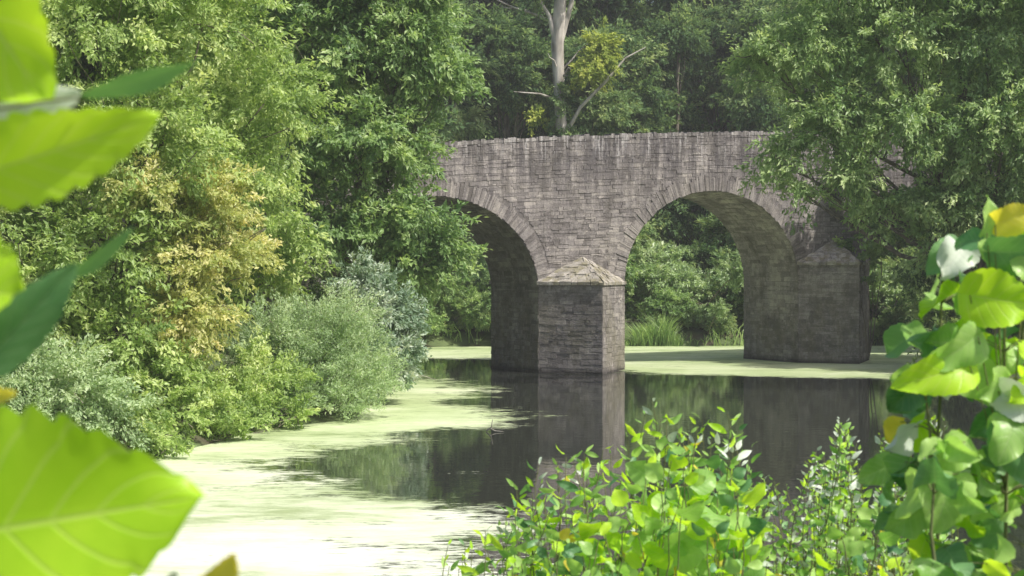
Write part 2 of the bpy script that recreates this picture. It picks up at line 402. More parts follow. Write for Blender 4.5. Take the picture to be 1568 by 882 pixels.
for c,a,zs,rz in ARCH:
    ph=np.linspace(0,math.pi,400)
    px=c-a*np.cos(ph);pz=zs+rz*np.sin(ph)
    s=np.concatenate([[0],np.cumsum(np.hypot(np.diff(px),np.diff(pz)))])
    tot=s[-1]
    def pos(q):
        f=np.interp(q,s,ph);n=np.array([-math.cos(f)/a,math.sin(f)/rz]);n/=np.linalg.norm(n)
        return c-a*math.cos(f),zs+rz*math.sin(f),n
    q=0
    while q<tot-.02:
        w=min(.095*rb.uniform(.6,1.6),tot-q)
        for side in (0,1):
            x0,z0,n0=pos(q+.004);x1,z1,n1=pos(q+w-.004)
            d=RD*rb.uniform(.7,1.15);pr=rb.uniform(.01,.045);tt=np.clip(rb.normal(.55,.25),0,1)
            yy=(lambda k:-k) if side==0 else (lambda k:BW+k)
            i0=rb.uniform(-.02,.03)
            c8=[]
            for k in (-.05,pr):
                c8+=[(x0+n0[0]*i0,yy(k),z0+n0[1]*i0),(x1+n1[0]*i0,yy(k),z1+n1[1]*i0),(x1+n1[0]*d,yy(k),z1+n1[1]*d),(x0+n0[0]*d,yy(k),z0+n0[1]*d)]
            block(ring,c8,tt)
        q+=w
    def soff(u,v,d):
        x,z,n=pos(min(max(v,0),tot));return (x-n[0]*d,u,z-n[1]*d)
    face_stones(st,soff,.02,BW-.02,0,tot,hmean=.13,lmean=.4,proud=(.0,.025),tb=.05)
    face_stones(st,lambda u,v,d:(c-a+d,u,v),.0,BW,-.4,zs,proud=(.0,.03),hmean=.11,tb=.05)
    face_stones(st,lambda u,v,d:(c+a-d,u,v),.0,BW,-.4,zs,proud=(.0,.03),hmean=.11,tb=.05)
cap=Geo()
for tc_ in (.05,12.65):
    dz=SL*tc_
    zt=3.4+dz
    for sgn,y0 in ((-1,0),(1,BW)):
        Lp=np.array([tc_-1.93,y0]);Rp=np.array([tc_+1.93,y0]);Np=np.array([tc_-.3,y0+sgn*1.85])
        for A,B_ in ((Lp,Np),(Np,Rp)):
            core.add([(*A,-1),(*B_,-1),(*B_,zt),(*A,zt)],[(0,1,2,3)],.3)
            e=B_-A;ln=np.linalg.norm(e);e=e/ln;nn=np.array([e[1],-e[0]])
            cen=(A+B_)/2-np.array([tc_,y0])
            if nn@cen<0: nn=-nn
            face_stones(st,lambda u,v,d,A=A,e=e,nn=nn:(A[0]+e[0]*u+nn[0]*d,A[1]+e[1]*u+nn[1]*d,v),0,ln,-.4,zt,lmean=.3,hmean=.11,tb=.1,proud=(.008,.02))
        apex=np.array([tc_,y0,zt+.98])
        NK=11
        for k in range(NK):
            f0=k/NK;f1=(k+1)/NK+.02
            for A,B_ in ((Lp,Np),(Np,Rp)):
                out=1.06
                def pt(P,f,up=0):
                    b0=np.array([tc_+(P[0]-tc_)*out,y0+(P[1]-y0)*out,zt-.02])
                    r_=b0*(1-f)+apex*f;r_[2]+=up;return r_
                cuts=[0]
                while cuts[-1]<1: cuts.append(min(1,cuts[-1]+rb.uniform(.08,.2)/(1.05-f0)))
                for q in range(len(cuts)-1):
                    ua,ub=cuts[q]+.005,cuts[q+1]-.005
                    if ub<=ua: continue
                    mixp=lambda u:A*(1-u)+B_*u
                    up=rb.uniform(.0,.07);up2=up*rb.uniform(.3,1.3)
                    c8=[pt(mixp(ua),f0,-.08),pt(mixp(ub),f0,-.08),pt(mixp(ub),f1,-.08),pt(mixp(ua),f1,-.08),
                        pt(mixp(ua),f0,up),pt(mixp(ub),f0,up2),pt(mixp(ub),f1,up2),pt(mixp(ua),f1,up)]
                    block(cap,c8,np.clip(rb.normal(.55,.25),0,1))
cop=Geo()
t=T0
while t<T1-.1:
    w=.1*rb.uniform(.5,2.4);w=min(w,T1-t)
    for y0,y1 in ((-.03,.45),(BW-.45,BW+.03)):
        h=.08*rb.uniform(.6,1.7);a=t+.003;b_=t+w-.003
        jj=rb.uniform(-.015,.015)
        c8=[(a,y0+jj,ztop(a)-.05),(b_,y0+jj,ztop(b_)-.05),(b_,y1,ztop(b_)-.05),(a,y1,ztop(a)-.05),(a,y0+jj,ztop(a)+h),(b_,y0+jj,ztop(b_)+h),(b_,y1,ztop(b_)+h),(a,y1,ztop(a)+h)]
        block(cop,c8,np.clip(rb.normal(.6,.3),0,1))
    t+=w
br=bpy.data.objects.new('stone_arch_bridge',None);scene.collection.objects.link(br)
br.location=(BO[0],BO[1],0);br.rotation_euler=(0,0,TH)
for g_,nme,mt in ((core,'masonry_core',M_core),(st,'wall_stones',M_stone),(ring,'arch_rings',M_stone),(cap,'cutwater_caps',M_cap),(cop,'parapet_coping',M_cope)):
    ob=g_.obj(nme,[mt]);ob.parent=br
# ------------------------------------------------------------------ left bank trees
make_tree('alder_tree',(-9.6,38.8,1.2),[(-9.7,38,9.3,2.2),(-7.4,39,9.8,2.0),(-6.1,40,8.0,1.5),(-8.3,37.5,6.8,2.0),(-10.9,37,7,1.9),(-9.3,37,4.2,1.9),(-8.7,36.3,2.2,1.5),(-11,36,3.4,1.7),(-6.7,39.5,6.2,1.3),(-8.6,39,12.2,2.5),(-11.5,38,11,2.2),(-12.5,37,5,2)],.22,1350,74,.155,M_light,1,sr=.5)
make_tree('hawthorn_tree',(-7.3,37.6,.7),[(-7.0,37.4,5.5,1.0),(-7.2,37.1,4.2,1.1),(-7.3,36.8,2.9,1.0),(-6.3,38,4.4,.8),(-8.1,36.6,5.6,.8)],.12,330,80,.13,M_yel,2,sr=.4)
make_tree('maple_tree',(-6.2,52.5,.8),[(-5.9,52,10.9,2.3),(-3.4,52,11.2,1.9),(-2.5,52.3,9.9,1.2),(-4.7,51.5,8.0,1.9),(-3.5,52,7.6,1.2),(-3.8,51.5,5.5,1.4),(-2.6,51.5,5.0,1.1),(-5.7,51,5.2,1.4),(-7.2,51,7.6,1.8),(-3.4,51.5,3.8,1.1),(-4,52,13.7,2.2),(-7.2,52,12.9,2.4),(-1.9,51.8,4.3,.6)],.25,1400,66,.21,M_mid,3,sr=.6)
make_tree('sycamore_tree',(-9.6,48,1.5),[(-9.2,47.5,4.5,1.7),(-8,47.5,6.0,1.5),(-10.5,47,7,2),(-7.2,47.5,3.6,1.3),(-9,48,9,2),(-6.7,47,5.0,1.0),(-10,48,11.5,2.2),(-8.6,47,2.8,1.2)],.2,620,60,.2,M_light,33,sr=.55)
make_tree('willow_shrub',(-5.0,42.6,.3),[(-5.3,42.5,1.9,1.5),(-4.2,43,1.3,1.2),(-6.3,42,1.3,1.2),(-4.7,43,2.5,1.1),(-5.7,41.2,.8,.9),(-4.4,42,.6,.8),(-6.2,41.5,2.2,.9)],.07,750,82,.10,M_wil,4,aspect=.3,sr=.4,droop=-.3,twigs=6)
make_tree('buddleia_shrub',(-4.1,48,.3),[(-4.0,48,2.5,1.1),(-3.6,47.5,1.4,1.0),(-4.4,48,3.4,.8),(-3.3,48,2.4,.6),(-4.2,46.5,1.2,1)],.06,330,70,.17,M_blu,5,aspect=.4,sr=.4,droop=0)
make_tree('bramble_shrub',(-9.4,33.4,.5),[(-9.3,33.3,1.5,1.2),(-8.4,33.6,.8,.8),(-10.4,33,1.7,1.2),(-9.9,32.6,.9,1.0)],.05,400,78,.11,M_wil,6,sr=.35,droop=.1)
make_tree('dogwood_shrub',(-7.7,36.3,.3),[(-7.0,37.3,.8,.8),(-7.7,35.6,.8,.9),(-8.4,35,.9,.9),(-6.5,39.2,.8,.8),(-7.9,36.4,1.6,1.0),(-6.1,40.3,1.3,.9),(-7.4,33.8,.4,.45),(-6.3,37.2,.4,.45),(-5.3,40,.4,.4)],.05,460,78,.12,M_light,7,sr=.33,droop=.2)
make_tree('sallow_shrub',(-4.9,57,.5),[(-5,57,2,1.5),(-4.6,54,1.8,1.3),(-5.8,55,3,1.6),(-4.9,61,1.6,1.2)],.07,300,60,.17,M_mid,17,sr=.45,droop=.2)
# ------------------------------------------------------------------ right bank trees
ASH=[(10.6,58,11.9,1.9),(8.9,58,11.4,1.1),(13.6,58,12.0,2.1),(16.9,58,12,2.4),(11.3,57.5,9.1,1.5),(9.4,57.5,7.9,.95),(13.9,57,8.8,1.8),(12.0,57,7.2,1.0),(17.2,57,8.6,2.3),(15.8,57.3,6.0,1.5),(18.7,57,5.5,2),(14.0,57.5,6.3,.9),(12,58,14.2,2),(15.5,58,14.8,2.4),(19.5,57,14,2.5),(10.2,57.2,6.6,.5),(15.0,57.3,4.2,.7),(14.3,57.5,5.2,.5),(12.8,57,5.9,.45)]
kf=53/58.
ASH=[(x*kf,y*kf,4+(z-4)*kf,r_*kf) for x,y,z,r_ in ASH]
make_tree('ash_tree',(16.6,53.6,.9),ASH,.3,1950,66,.19,M_ash,8,sr=.6,droop=.5,aspect=.4)
make_tree('elder_shrub',(17.5,62.6,.5),[(16.6,62.3,2.0,1.3),(19,61,2.6,2.2),(18.0,64,4.2,1.8),(21,62,4,2.5),(16.4,60,1.3,1.1),(17.5,57,1.6,1.6),(15.6,58.2,.9,.9),(16.4,64.5,3.4,1.0),(15.6,55,1,1.1)],.1,620,60,.2,M_wood,9,sr=.5,droop=.2)
make_tree('added_shade_tree',(20.5,64.0,1.2),[(19.3,64.6,12,2.2),(18.3,64.8,9,1.8),(21.5,64,10,3),(17.6,65.0,6.4,1.3),(20,63.5,6,2.2),(22,64,14,2.6)],.35,650,55,.26,M_wood,39,sr=.65,droop=.3,aspect=.5)  # extra tree behind the ash, added to shade the bridge's right end
g=Geo();rng=np.random.default_rng(61)
for e in ((14.4,66.9,4.3),(15.0,67.6,5.2),(14.0,67.4,4.6),(15.6,68.2,6.2)):
    tube(g,bez((14.7,66.9,.2),e,(.1,-.1,0),8,.03,rng),np.linspace(.03,.01,8),5)
foliage(g,[(14.9,67.1,4.5,.45),(15.3,67.5,5.3,.75),(15.5,67.9,6.2,.9),(15.0,67.0,3.5,.35),(13.9,68.0,5.0,.35),(14.8,67.7,7.2,.7),(13.4,68.3,6.6,.4),(14.2,68.0,8.2,.6)],230,50,.15,.6,.25,.4,rng,1)
g.obj('ivy_plant',[BARK,M_mid])
# ------------------------------------------------------------------ pale trunk tree
g=Geo();rng=np.random.default_rng(21)
tx=2.5;ty=88
tube(g,[(tx,ty,1.5),(tx+.1,ty,6),(tx+.25,ty,10),(tx+.05,ty,13.5),(tx-.05,ty,16),(tx+.15,ty,19),(tx+.3,ty,23)],[.5,.42,.36,.30,.36,.34,.25],10,.5,0)
tube(g,[(tx,ty,15.5),(tx-.5,ty-.2,17.5),(tx-1.6,ty-.3,19.3),(tx-2.4,ty,21.5)],[.17,.12,.09,.05],7,.5,0)
tube(g,[(tx+.1,ty,16),(tx+.7,ty,18.2),(tx+1.1,ty,20.5),(tx+2,ty,23)],[.16,.13,.09,.05],7,.5,0)
tube(g,[(tx+.2,ty,10.8),(tx+1.2,ty-.3,12.6),(tx+2.6,ty-.6,14),(tx+3.6,ty-.6,15.2),(tx+4.7,ty-.4,15.8)],[.12,.1,.08,.05,.02],6,.5,0)
tube(g,[(tx,ty,13),(tx-1.0,ty-.3,13.3),(tx-2.4,ty-.5,13.4)],[.09,.06,.02],6,.5,0)
for z0 in (14,17,18.5):
    for k in range(4):
        e=rng.normal(0,1,3)*np.array([2,.6,.8])+np.array([tx,ty,z0+1.5]);tube(g,bez((tx,ty,z0),e,(0,0,.3),6,.1,rng),np.linspace(.07,.015,6),4,.5,0)
foliage(g,[(tx+.3,ty-.1,10.6,.8,1.3),(tx+.1,ty-.1,12.8,.5,2.4)],130,60,.2,.6,.35,.5,rng,2)
foliage(g,[(4.5,ty-.4,14.9,1.15),(4.9,ty,15.9,.9),(3.9,ty,14.2,.7),(1.2,ty,12.2,.6)],85,45,.26,.5,.5,.4,rng,1,shell=.2)
foliage(g,[(2,ty,20.5,1.8),(.3,ty,20,1.2),(4,ty,20.8,1.5),(1.3,ty-.5,18.4,.6)],70,45,.26,.5,.5,.4,rng,2,shell=.2)
g.obj('birch_tree',[PALE,leafmat('leaf_birch',[(.22,.3,.08),(.42,.49,.12),(.64,.66,.2)],gloss=False),M_far])
# ------------------------------------------------------------------ woodland
wood=bpy.data.objects.new('distant_woodland',None);scene.collection.objects.link(wood)
variants=[]
for s in range(4):
    rng=np.random.default_rng(100+s);lob=[]
    for k in range(17):
        z=rng.uniform(2,15.5);w=3.6*math.sqrt(max(.1,1-((z-8.5)/8.5)**2))
        a=rng.uniform(0,6.28);lob.append((math.cos(a)*w*rng.uniform(.4,1),math.sin(a)*w*rng.uniform(.4,1),z,rng.uniform(1.1,2.1)))
    lob.append((0,0,15.5,1.6))
    variants.append(make_tree('woodland_variant',(0,0,0),lob,.28,900,46,.33,[M_wood,M_far,M_wood,M_far][s],200+s,sr=.75,droop=.4,link=False,twigs=3))
k=0;rng=np.random.default_rng(5)
def plant(x,y,sc,v=None,sx=1):
    global k
    src=variants[k%4 if v is None else v];o=bpy.data.objects.new('woodland_tree_%d'%k,src.data);k+=1
    o.location=(x,y,float(height(np.array([x]),np.array([y]))[0])-.2);o.scale=(sc*sx,sc*sx,sc);o.rotation_euler=(0,0,rng.uniform(0,6.28))
    scene.collection.objects.link(o);o.parent=wood
for y,step,sc in ((94.5,5.2,.98),(104,6,1.15),(117,7,1.25),(132,8,1.3)):
    for x in np.arange(-42,62,step):
        plant(x+rng.uniform(-1.5,1.5),y+rng.uniform(-2.5,2.5),sc*rng.uniform(.85,1.15))
for x,y,sc in ((-13,58,.95),(-18,50,1),(-10,64,.8),(-17,42,1),(-14.5,33,.8),(-20,36,1),(-11,72,.85),(-16,66,1),(-24,44,1.2),(-9,80,.8),(-15,78,1),(25,60,1),(27,67,1),(23,51,.9),(31,58,1.1),(34,66,1.1),(26,43,.8),(38,88,1),(-22,58,1.1),(-17,25,.9),(-23,28,1.1)):
    plant(x,y,sc)
sv=[]
for s in range(3):
    rng2=np.random.default_rng(300+s)
    lob=[(rng2.normal(0,1.1),rng2.normal(0,.8),rng2.uniform(.6,3.2),rng2.uniform(.7,1.2)) for _ in range(8)]
    sv.append(make_tree('shrub_variant',(0,0,0),lob,.08,330,55,.22,[M_far,M_wil,M_mid][s],310+s,sr=.45,droop=.2,link=False))
far=bpy.data.objects.new('far_bank_shrubs',None);scene.collection.objects.link(far)
q=0
def shrub(x,y,sc,v=None):
    global q
    o=bpy.data.objects.new('shrub_%d'%q,sv[rng.integers(0,3) if v is None else v].data);q+=1
    o.location=(x,y,float(height(np.array([x]),np.array([y]))[0])-.2);o.scale=(sc,)*3;o.rotation_euler=(0,0,rng.uniform(0,6.28))
    scene.collection.objects.link(o);o.parent=far
for row,(yy,stp,s0) in enumerate(((82.9,1.7,.5),(84.9,1.9,.85),(88.5,1.9,1.15))):
    for x in np.arange(-9,44,stp):
        if row==0 and (5<x<8.4 or rng.random()<.25): continue
        shrub(x+rng.uniform(-.8,.8),yy+rng.uniform(-.6,.8),s0*rng.uniform(.7,1.25))
for x,y,sc,v in ((-4.6,82.2,.7,2),(-3.4,82.6,.75,0),(-2.2,82.5,.65,2),(-1.0,82.8,.8,0),(.2,82.9,.7,2),(1.4,83,.8,0),(-5.4,78,.6,2),(-5.8,75,.7,0)):
    shrub(x,y,sc,v)
def blades(name,pts,h,w,mat,seed):
    rng=np.random.default_rng(seed);n=len(pts);P=np.asarray(pts,float)
    D=norm(np.column_stack([rng.normal(0,.22,n),rng.normal(0,.22,n),np.ones(n)]))
    S=norm(np.column_stack([rng.normal(0,1,n),rng.normal(0,1,n),np.zeros(n)]))
    H=h*rng.uniform(.4,1.2,n)[:,None]*(.75+.35*np.sin(P[:,0]*1.9)+.2*np.sin(P[:,0]*5.1))[:,None];B=norm(np.column_stack([D[:,0],D[:,1],np.zeros(n)]))*H*.3
    W=w*rng.uniform(.7,1.3,n)[:,None]
    a=P-S*W/2;b=P+S*W/2;c=P+D*H*.6-S*W*.45;d=P+D*H*.6+S*W*.45;e=P+D*H+B-S*W*.05;f=P+D*H+B+S*W*.05
    V=np.stack([a,b,d,c,e,f],1).reshape(-1,3);k=np.arange(n)[:,None]*6
    F=np.concatenate([k+np.array([0,1,2,3]),k+np.array([3,2,5,4])])
    t=np.clip(rng.normal(.5,.2,n),0,1)
    return mk(name,V,F,[mat],tint=np.concatenate([t,t]))
rp=[]
rng=np.random.default_rng(8)
for i in range(2600):
    x=rng.uniform(-6,30) if i%3==0 else rng.uniform(4.8,8.6);y=81.4+rng.uniform(0,1.4)+(.4 if x>18 else 0)
    rp.append((x,y,float(0)))
blades('reeds',rp,1.3,.05,M_mid,9)
g=Geo()
tube(g,[(-.62,39.3,.02),(-.5,39.2,.12),(-.47,39.2,.3)],[.02,.015,.008],6)
tube(g,[(-.52,39.25,.08),(-.40,39.15,.03),(-.2,39.1,.02)],[.015,.012,.006],6)
tube(g,[(-3.5,56,.0),(-3.1,55.8,.25),(-2.6,55.6,.12)],[.03,.02,.01],6)
g.obj('driftwood_stick',[PALE])
# ================================================================== foreground plants
def bigleafmat(name,c1,c2,vein,tc,trans=.6,rough=.4,spec=.4):
    m,nt,ns,ls=newmat(name)
    s=nd(ns,'ShaderNodeAttribute',attribute_name='ls').outputs['Fac'];v=nd(ns,'ShaderNodeAttribute',attribute_name='lv').outputs['Fac']
    tn=nd(ns,'ShaderNodeAttribute',attribute_name='tint').outputs['Fac']
    av=math_(ns,ls,'ABSOLUTE',v)
    ph=math_(ns,ls,'MULTIPLY',math_(ns,ls,'MULTIPLY_ADD',av,-.3,s),6.5*2*math.pi)
    sec=math_(ns,ls,'POWER',math_(ns,ls,'MULTIPLY_ADD',math_(ns,ls,'SINE',ph),.5,.5),34.0)
    mid=math_(ns,ls,'SUBTRACT',1.0,math_(ns,ls,'MINIMUM',math_(ns,ls,'MULTIPLY',av,22.),1.0))
    vv=math_(ns,ls,'MAXIMUM',math_(ns,ls,'MULTIPLY',sec,.6),mid)
    geo=ns.new('ShaderNodeNewGeometry')
    no=ns.new('ShaderNodeTexNoise');no.inputs['Scale'].default_value=22;no.inputs['Detail'].default_value=6;ls.new(geo.outputs['Position'],no.inputs['Vector'])
    f=math_(ns,ls,'MULTIPLY_ADD',math_(ns,ls,'SUBTRACT',no.outputs[0],.5),1.0,tn)
    r=ramp(ns,[(.1,c1),(.9,c2)]);ls.new(f,r.inputs[0])
    mx=ns.new('ShaderNodeMix');mx.data_type='RGBA';ls.new(math_(ns,ls,'MULTIPLY',vv,.45),mx.inputs[0]);ls.new(r.outputs[0],mx.inputs[6]);mx.inputs[7].default_value=(*vein,1)
    p=ns.new('ShaderNodeBsdfPrincipled');p.inputs['Roughness'].default_value=rough;p.inputs['Specular IOR Level'].default_value=spec;ls.new(mx.outputs[2],p.inputs['Base Color'])
    b=ns.new('ShaderNodeBump');b.inputs['Strength'].default_value=.5;b.inputs['Distance'].default_value=.002;ls.new(vv,b.inputs['Height']);b.invert=True;ls.new(b.outputs[0],p.inputs['Normal'])
    m2=ns.new('ShaderNodeMix');m2.data_type='RGBA';m2.blend_type='MULTIPLY';m2.inputs[0].default_value=1;ls.new(mx.outputs[2],m2.inputs[6]);m2.inputs[7].default_value=(*tc,1)
    tr=ns.new('ShaderNodeBsdfTranslucent');ls.new(m2.outputs[2],tr.inputs[0])
    ms=ns.new('ShaderNodeMixShader');ms.inputs[0].default_value=trans;ls.new(p.outputs[0],ms.inputs[1]);ls.new(tr.outputs[0],ms.inputs[2])
    o=ns.new('ShaderNodeOutputMaterial');ls.new(ms.outputs[0],o.inputs[0]);return m
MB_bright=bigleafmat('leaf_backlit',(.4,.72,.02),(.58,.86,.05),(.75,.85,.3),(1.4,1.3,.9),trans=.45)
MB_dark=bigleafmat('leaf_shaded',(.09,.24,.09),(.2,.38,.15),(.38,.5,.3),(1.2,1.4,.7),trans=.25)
MB_pale=bigleafmat('leaf_pale_glare',(.5,.6,.46),(.74,.8,.7),(.7,.75,.65),(1,1,.9),trans=.3)  # whitish leaf colour, also used to paint white glare on the left sapling
MB_yel=bigleafmat('leaf_yellow',(.72,.6,.06),(.84,.74,.12),(.8,.7,.3),(1.2,1.2,.6))
MB_mid=bigleafmat('leaf_fresh',(.22,.44,.09),(.48,.7,.2),(.6,.7,.4),(1.3,1.4,.8),trans=.4,rough=.35)
FM=[MB_bright,MB_dark,MB_pale,MB_yel,MB_mid,TWIG]
def halfw(s,kind):
    if kind=='broad': return np.sin(np.pi*np.clip(s,0,1)**.72)**.75
    if kind=='lance': return np.sin(np.pi*np.clip(s,0,1)**.8)**.9
    return np.sin(np.pi*np.clip(s,0,1)**.55)**.65
def leaf_grid(base,tip,W,roll,mat,kind='broad',ns_=36,nw=12,teeth=.06,nt=13,fold=.18,bend=.12,wave=.05,seed=0):
    rng=np.random.default_rng(seed)
    base=np.asarray(base,float);tip=np.asarray(tip,float)
    d=tip-base;L=np.linalg.norm(d);d=d/L
    view=np.array([0,-1,0.]);n0=norm(view-d*(view@d));s0=np.cross(d,n0)
    n=n0*math.cos(roll)+s0*math.sin(roll);sd_=np.cross(d,n)
    s=np.linspace(0,1,ns_);v=np.linspace(-1,1,nw+1)
    S,Vv=np.meshgrid(s,v,indexing='ij')
    hw=halfw(S,kind)*W/2*(1+teeth*(1-np.abs((S*nt+.25*np.sign(Vv))%1*2-.6))*np.abs(Vv)**3+.05*np.sin(S*7+seed+Vv)*np.abs(Vv))
    back=.16 if kind=='heart' else .04
    ss=S-back*np.abs(Vv)**1.5*(1-S)**3+.03*np.abs(Vv)*S*(1-S)
    p1,p2=rng.uniform(0,6,2)
    hh=fold*np.abs(Vv)*hw-bend*L*(ss-.4)**2+wave*W*np.sin(S*9+p1+Vv*1.5)*np.abs(Vv)**2
    P=base+d*(ss*L)[...,None]+sd_*(Vv*hw)[...,None]+n*hh[...,None]
    I=np.arange(ns_*(nw+1)).reshape(ns_,nw+1)
    F=np.stack([I[:-1,:-1],I[:-1,1:],I[1:,1:],I[1:,:-1]],-1).reshape(-1,4)
    return P.reshape(-1,3),F,S.ravel(),Vv.ravel()
class Plant:
    def __init__(s): s.V=[];s.F=[];s.ls=[];s.lv=[];s.mi=[];s.t=[];s.n=0
    def leaf(s,base,tip,W,roll,mi,tint=.5,**k):
        P,F,a,b=leaf_grid(base,tip,W,roll,None,**k)
        s.V.append(P);s.F.append(F+s.n);s.n+=len(P);s.ls.append(a);s.lv.append(b);s.mi.append(np.full(len(F),mi));s.t.append(np.full(len(F),tint))
    def stem(s,pts,rad,sides=6):
        g=Geo();tube(g,pts,rad,sides);P=g.V[0];F=g.F[0]
        s.V.append(P);s.F.append(F+s.n);s.n+=len(P);s.ls.append(np.zeros(len(P)));s.lv.append(np.ones(len(P)));s.mi.append(np.full(len(F),5));s.t.append(np.full(len(F),.5))
    def obj(s,name):
        return mk(name,np.concatenate(s.V),np.concatenate(s.F),FM,np.concatenate(s.mi),np.concatenate(s.t),True,{'ls':np.concatenate(s.ls),'lv':np.concatenate(s.lv)})
pl=Plant()
sp=[(-.62,1.5,2.2),(-.6,1.5,3.0),(-.595,1.52,3.7),(-.59,1.5,4.1),(-.57,1.5,4.5)]
pl.stem(sp,[.012,.011,.009,.007,.005],8)
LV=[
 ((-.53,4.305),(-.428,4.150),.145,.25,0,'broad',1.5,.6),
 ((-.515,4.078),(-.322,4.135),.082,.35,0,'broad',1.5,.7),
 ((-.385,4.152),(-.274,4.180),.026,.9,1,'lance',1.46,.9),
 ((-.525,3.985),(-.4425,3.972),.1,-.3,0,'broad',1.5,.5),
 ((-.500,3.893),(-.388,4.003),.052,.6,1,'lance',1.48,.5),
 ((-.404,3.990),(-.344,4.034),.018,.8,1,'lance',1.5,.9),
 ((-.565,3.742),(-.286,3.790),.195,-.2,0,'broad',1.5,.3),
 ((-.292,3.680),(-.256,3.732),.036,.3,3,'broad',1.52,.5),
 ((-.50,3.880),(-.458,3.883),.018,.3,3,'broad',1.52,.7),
 ((-.50,4.113),(-.410,4.166),.06,.1,2,'broad',1.56,.9),  # patch of white glare painted as a pale leaf
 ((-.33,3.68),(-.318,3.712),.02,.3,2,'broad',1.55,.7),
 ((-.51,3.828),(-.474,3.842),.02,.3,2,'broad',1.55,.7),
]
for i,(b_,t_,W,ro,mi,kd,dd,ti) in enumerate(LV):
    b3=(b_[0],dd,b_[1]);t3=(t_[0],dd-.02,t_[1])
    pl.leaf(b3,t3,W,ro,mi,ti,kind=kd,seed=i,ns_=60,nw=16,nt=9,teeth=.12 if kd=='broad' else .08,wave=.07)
    if i not in (7,10):
        zz=min(4.45,b_[1]-.03);st_=(-.595,1.5,zz-.02)
        pl.stem(bez(st_,b3,(0,0,.01),6),np.linspace(.002,.0013,6),5)
pl.stem(bez((-.58,1.56,4.10),(-.385,1.47,4.152),(0,.03,-.01),8),np.linspace(.002,.0012,8),5)
pl.stem(bez((-.5,1.52,3.45),(-.292,1.52,3.68),(0,0,.02),8),np.linspace(.003,.0014,8),5)
pl.stem([(-.62,1.5,2.6),(-.5,1.52,3.45)],[.005,.003],5)
pl.stem(bez((-.5,1.52,3.45),(-.33,1.55,3.68),(0,0,.02),8),np.linspace(.003,.0014,8),5)
pl.obj('lime_sapling')
pr_=Plant();rng=np.random.default_rng(31)
def edge(z):
    return np.interp(z,[3.2,3.45,3.62,3.8,3.95,4.05,4.15],[.86,.96,.98,1.0,1.06,1.12,1.19])
stems=[]
for bx,tx_,tz in ((1.15,1.13,4.02),(1.25,1.22,4.16),(1.1,1.05,3.78),(1.35,1.3,4.0),(1.0,1.0,3.55),(1.3,1.28,3.7)):
    y0=4+rng.uniform(-.25,.3)
    P=bez((bx,y0,1.6),(tx_,y0,tz),(rng.uniform(-.03,.03),0,0),22,.004,rng);pr_.stem(P,np.linspace(.008,.003,22),6);stems.append(P)
for i in range(330):
    P=stems[rng.integers(0,6)];j=rng.integers(9,22);q_=P[j]
    z=q_[2]+rng.uniform(-.04,.05)
    a=rng.uniform(0,6.28);pe=rng.uniform(.04,.12)
    b3=q_+np.array([math.cos(a)*pe,math.sin(a)*pe,.03])
    if b3[0]<edge(b3[2])+.02: b3[0]=edge(b3[2])+rng.uniform(.02,.12)
    L=rng.uniform(.05,.12);dr=norm(np.array([math.cos(a)*.8,math.sin(a)*.5,-.5+rng.normal(0,.4)]))
    t3=b3+dr*L
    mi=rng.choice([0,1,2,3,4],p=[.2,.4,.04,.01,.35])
    pr_.stem(bez(q_,b3,(0,0,.01),4),np.linspace(.0018,.0012,4),4)
    pr_.leaf(b3,t3,L*rng.uniform(.7,1.0),rng.normal(0,.9),mi,rng.random(),kind='heart',ns_=14,nw=8,nt=7,teeth=.08,seed=i,wave=rng.uniform(.08,.2),fold=rng.uniform(.05,.8),bend=rng.uniform(0,.8))
for (x,z,L,dx,dz,W,ro,mi) in ((1.10,3.93,.17,1,-.15,.14,.1,0),(1.16,4.03,.16,1,.1,.12,.5,1),(1.16,4.10,.1,.9,.35,.08,.2,3),(1.10,3.76,.19,-1,-.25,.11,.2,0),(1.12,3.83,.14,-.8,-.5,.10,-.3,4),(1.17,3.70,.13,.9,-.5,.09,.3,2),(1.24,4.06,.12,.2,-.9,.11,.2,4),(1.14,4.08,.09,.1,1,.05,.5,4),(1.20,3.62,.16,.3,-.9,.13,.2,1),(1.06,3.5,.15,-.3,-.9,.13,.2,4)):
    b3=np.array([x,3.9,z]);t3=b3+norm(np.array([dx,-.1,dz]))*L
    pr_.leaf(b3,t3,W,ro,mi,.6,kind='heart',ns_=30,nw=12,nt=10,teeth=.07,seed=int(x*1000),wave=.12,fold=.3,bend=.5)
    pr_.stem(bez(stems[1][15],b3,(0,0,.02),6),np.linspace(.002,.0014,6),4)
pr_.obj('poplar_sapling')
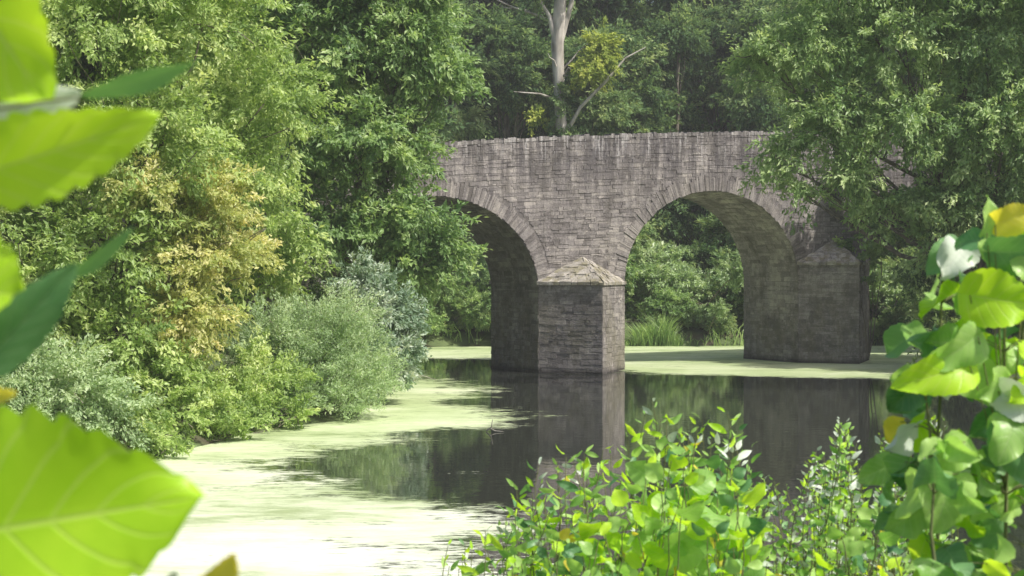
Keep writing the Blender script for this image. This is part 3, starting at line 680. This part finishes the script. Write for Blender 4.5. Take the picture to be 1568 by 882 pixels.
def shoots(name,tips,leafL,asp,nleaf,seed,mats,pm,kind='lance',frac=.6):
    rng=np.random.default_rng(seed);p=Plant()
    for (x,y,z) in tips:
        gz=float(height(np.array([x]),np.array([y]))[0])
        h=z-gz
        P=bez((x+rng.uniform(-.25,.25),y+rng.uniform(-.1,.3),gz-.05),(x,y,z),(rng.uniform(-.06,.06),0,0),16,.006,rng)
        p.stem(P,np.linspace(.006,.0016,16),5)
        a=rng.uniform(0,6.28)
        for q in range(nleaf):
            f=1-frac*(q/nleaf)**1.0*min(1,.9/h);f=np.clip(f,0.05,1)
            j=f*15;j0=min(int(j),14);c=P[j0]*(1-(j-j0))+P[j0+1]*(j-j0)
            a+=2.4+rng.normal(0,.3);up=.75-.9*(q/nleaf)+rng.normal(0,.3)
            d=norm(np.array([math.cos(a),math.sin(a),up]));L=leafL*rng.uniform(.55,1.2)*(.6+.4*min(1,q/3))
            b3=c+d*L*.25;mi=rng.choice(mats,p=pm)
            p.leaf(b3,b3+d*L,L*asp*rng.uniform(.8,1.2),rng.normal(0,.9),mi,rng.random(),kind=kind,ns_=8,nw=4,nt=5,teeth=.05,seed=int(rng.integers(1e6)),wave=.08,fold=.25,bend=rng.uniform(0,.5))
    return p.obj(name)
rng=np.random.default_rng(77)
def tipset(n,xs,zs,ylo,yhi,depth=.5,power=1.0):
    out=[]
    for i in range(n):
        y=rng.uniform(ylo,yhi);u=rng.uniform(xs[0],xs[-1]);zt=np.interp(u,xs,zs)
        f=y/7.0
        zz=zt-rng.random()**power*depth
        out.append((u*f,y,4+(zz-4)*f))
    return out
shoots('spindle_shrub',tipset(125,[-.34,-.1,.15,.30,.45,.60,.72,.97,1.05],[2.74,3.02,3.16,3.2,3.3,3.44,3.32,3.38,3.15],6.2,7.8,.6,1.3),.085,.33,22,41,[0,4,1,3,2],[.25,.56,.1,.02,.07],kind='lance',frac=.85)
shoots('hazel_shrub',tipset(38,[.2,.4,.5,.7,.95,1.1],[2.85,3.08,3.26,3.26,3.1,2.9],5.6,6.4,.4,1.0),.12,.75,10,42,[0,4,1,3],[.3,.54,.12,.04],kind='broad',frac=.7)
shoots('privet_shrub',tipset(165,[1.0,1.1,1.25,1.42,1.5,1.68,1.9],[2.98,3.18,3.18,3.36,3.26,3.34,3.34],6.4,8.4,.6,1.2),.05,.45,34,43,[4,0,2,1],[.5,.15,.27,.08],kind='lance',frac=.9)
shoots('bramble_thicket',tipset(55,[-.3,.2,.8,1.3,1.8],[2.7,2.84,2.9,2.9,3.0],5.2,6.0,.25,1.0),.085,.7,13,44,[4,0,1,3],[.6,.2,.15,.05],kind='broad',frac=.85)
# ------------------------------------------------------------------ light
SD=Vector((.66,-.32,.95)).normalized()
el=math.asin(SD.z);az=math.atan2(SD.x,SD.y)
w=bpy.data.worlds.new('World');scene.world=w;w.use_nodes=True
nt=w.node_tree;bg=nt.nodes['Background'];sk=nt.nodes.new('ShaderNodeTexSky');sk.sky_type='NISHITA';sk.sun_disc=False
sk.sun_elevation=el;sk.sun_rotation=az;sk.dust_density=4
nt.links.new(sk.outputs[0],bg.inputs[0]);bg.inputs[1].default_value=.15
l=bpy.data.lights.new('sun','SUN');l.energy=5;l.angle=math.radians(.5);l.color=(1,.95,.87)
lo=bpy.data.objects.new('sun',l);lo.rotation_euler=(-SD).to_track_quat('-Z','Y').to_euler();lo.location=(30,0,40);scene.collection.objects.link(lo)
# thin haze volume added to lift the dark tones
m,nt,ns,ls=newmat('haze_air')
vs=ns.new('ShaderNodeVolumeScatter');vs.inputs['Density'].default_value=.0007;vs.inputs['Color'].default_value=(.97,.99,1,1);vs.inputs['Anisotropy'].default_value=.1
o=ns.new('ShaderNodeOutputMaterial');ls.new(vs.outputs[0],o.inputs['Volume'])
hv=[(x,y,z) for x in (-120,140) for y in (-60,260) for z in (-4,45)]
mk('haze',hv,[(0,1,3,2),(4,6,7,5),(0,4,5,1),(2,3,7,6),(0,2,6,4),(1,5,7,3)],[m])
# ------------------------------------------------------------------ camera
c=bpy.data.cameras.new('camera');c.sensor_width=36;c.lens=57.1;c.clip_end=2000;c.clip_start=.05
c.dof.use_dof=True;c.dof.focus_distance=55;c.dof.aperture_fstop=8
co=bpy.data.objects.new('camera',c);co.location=(0,0,4);co.rotation_euler=(math.radians(90-.76),0,0);scene.collection.objects.link(co)
scene.camera=co
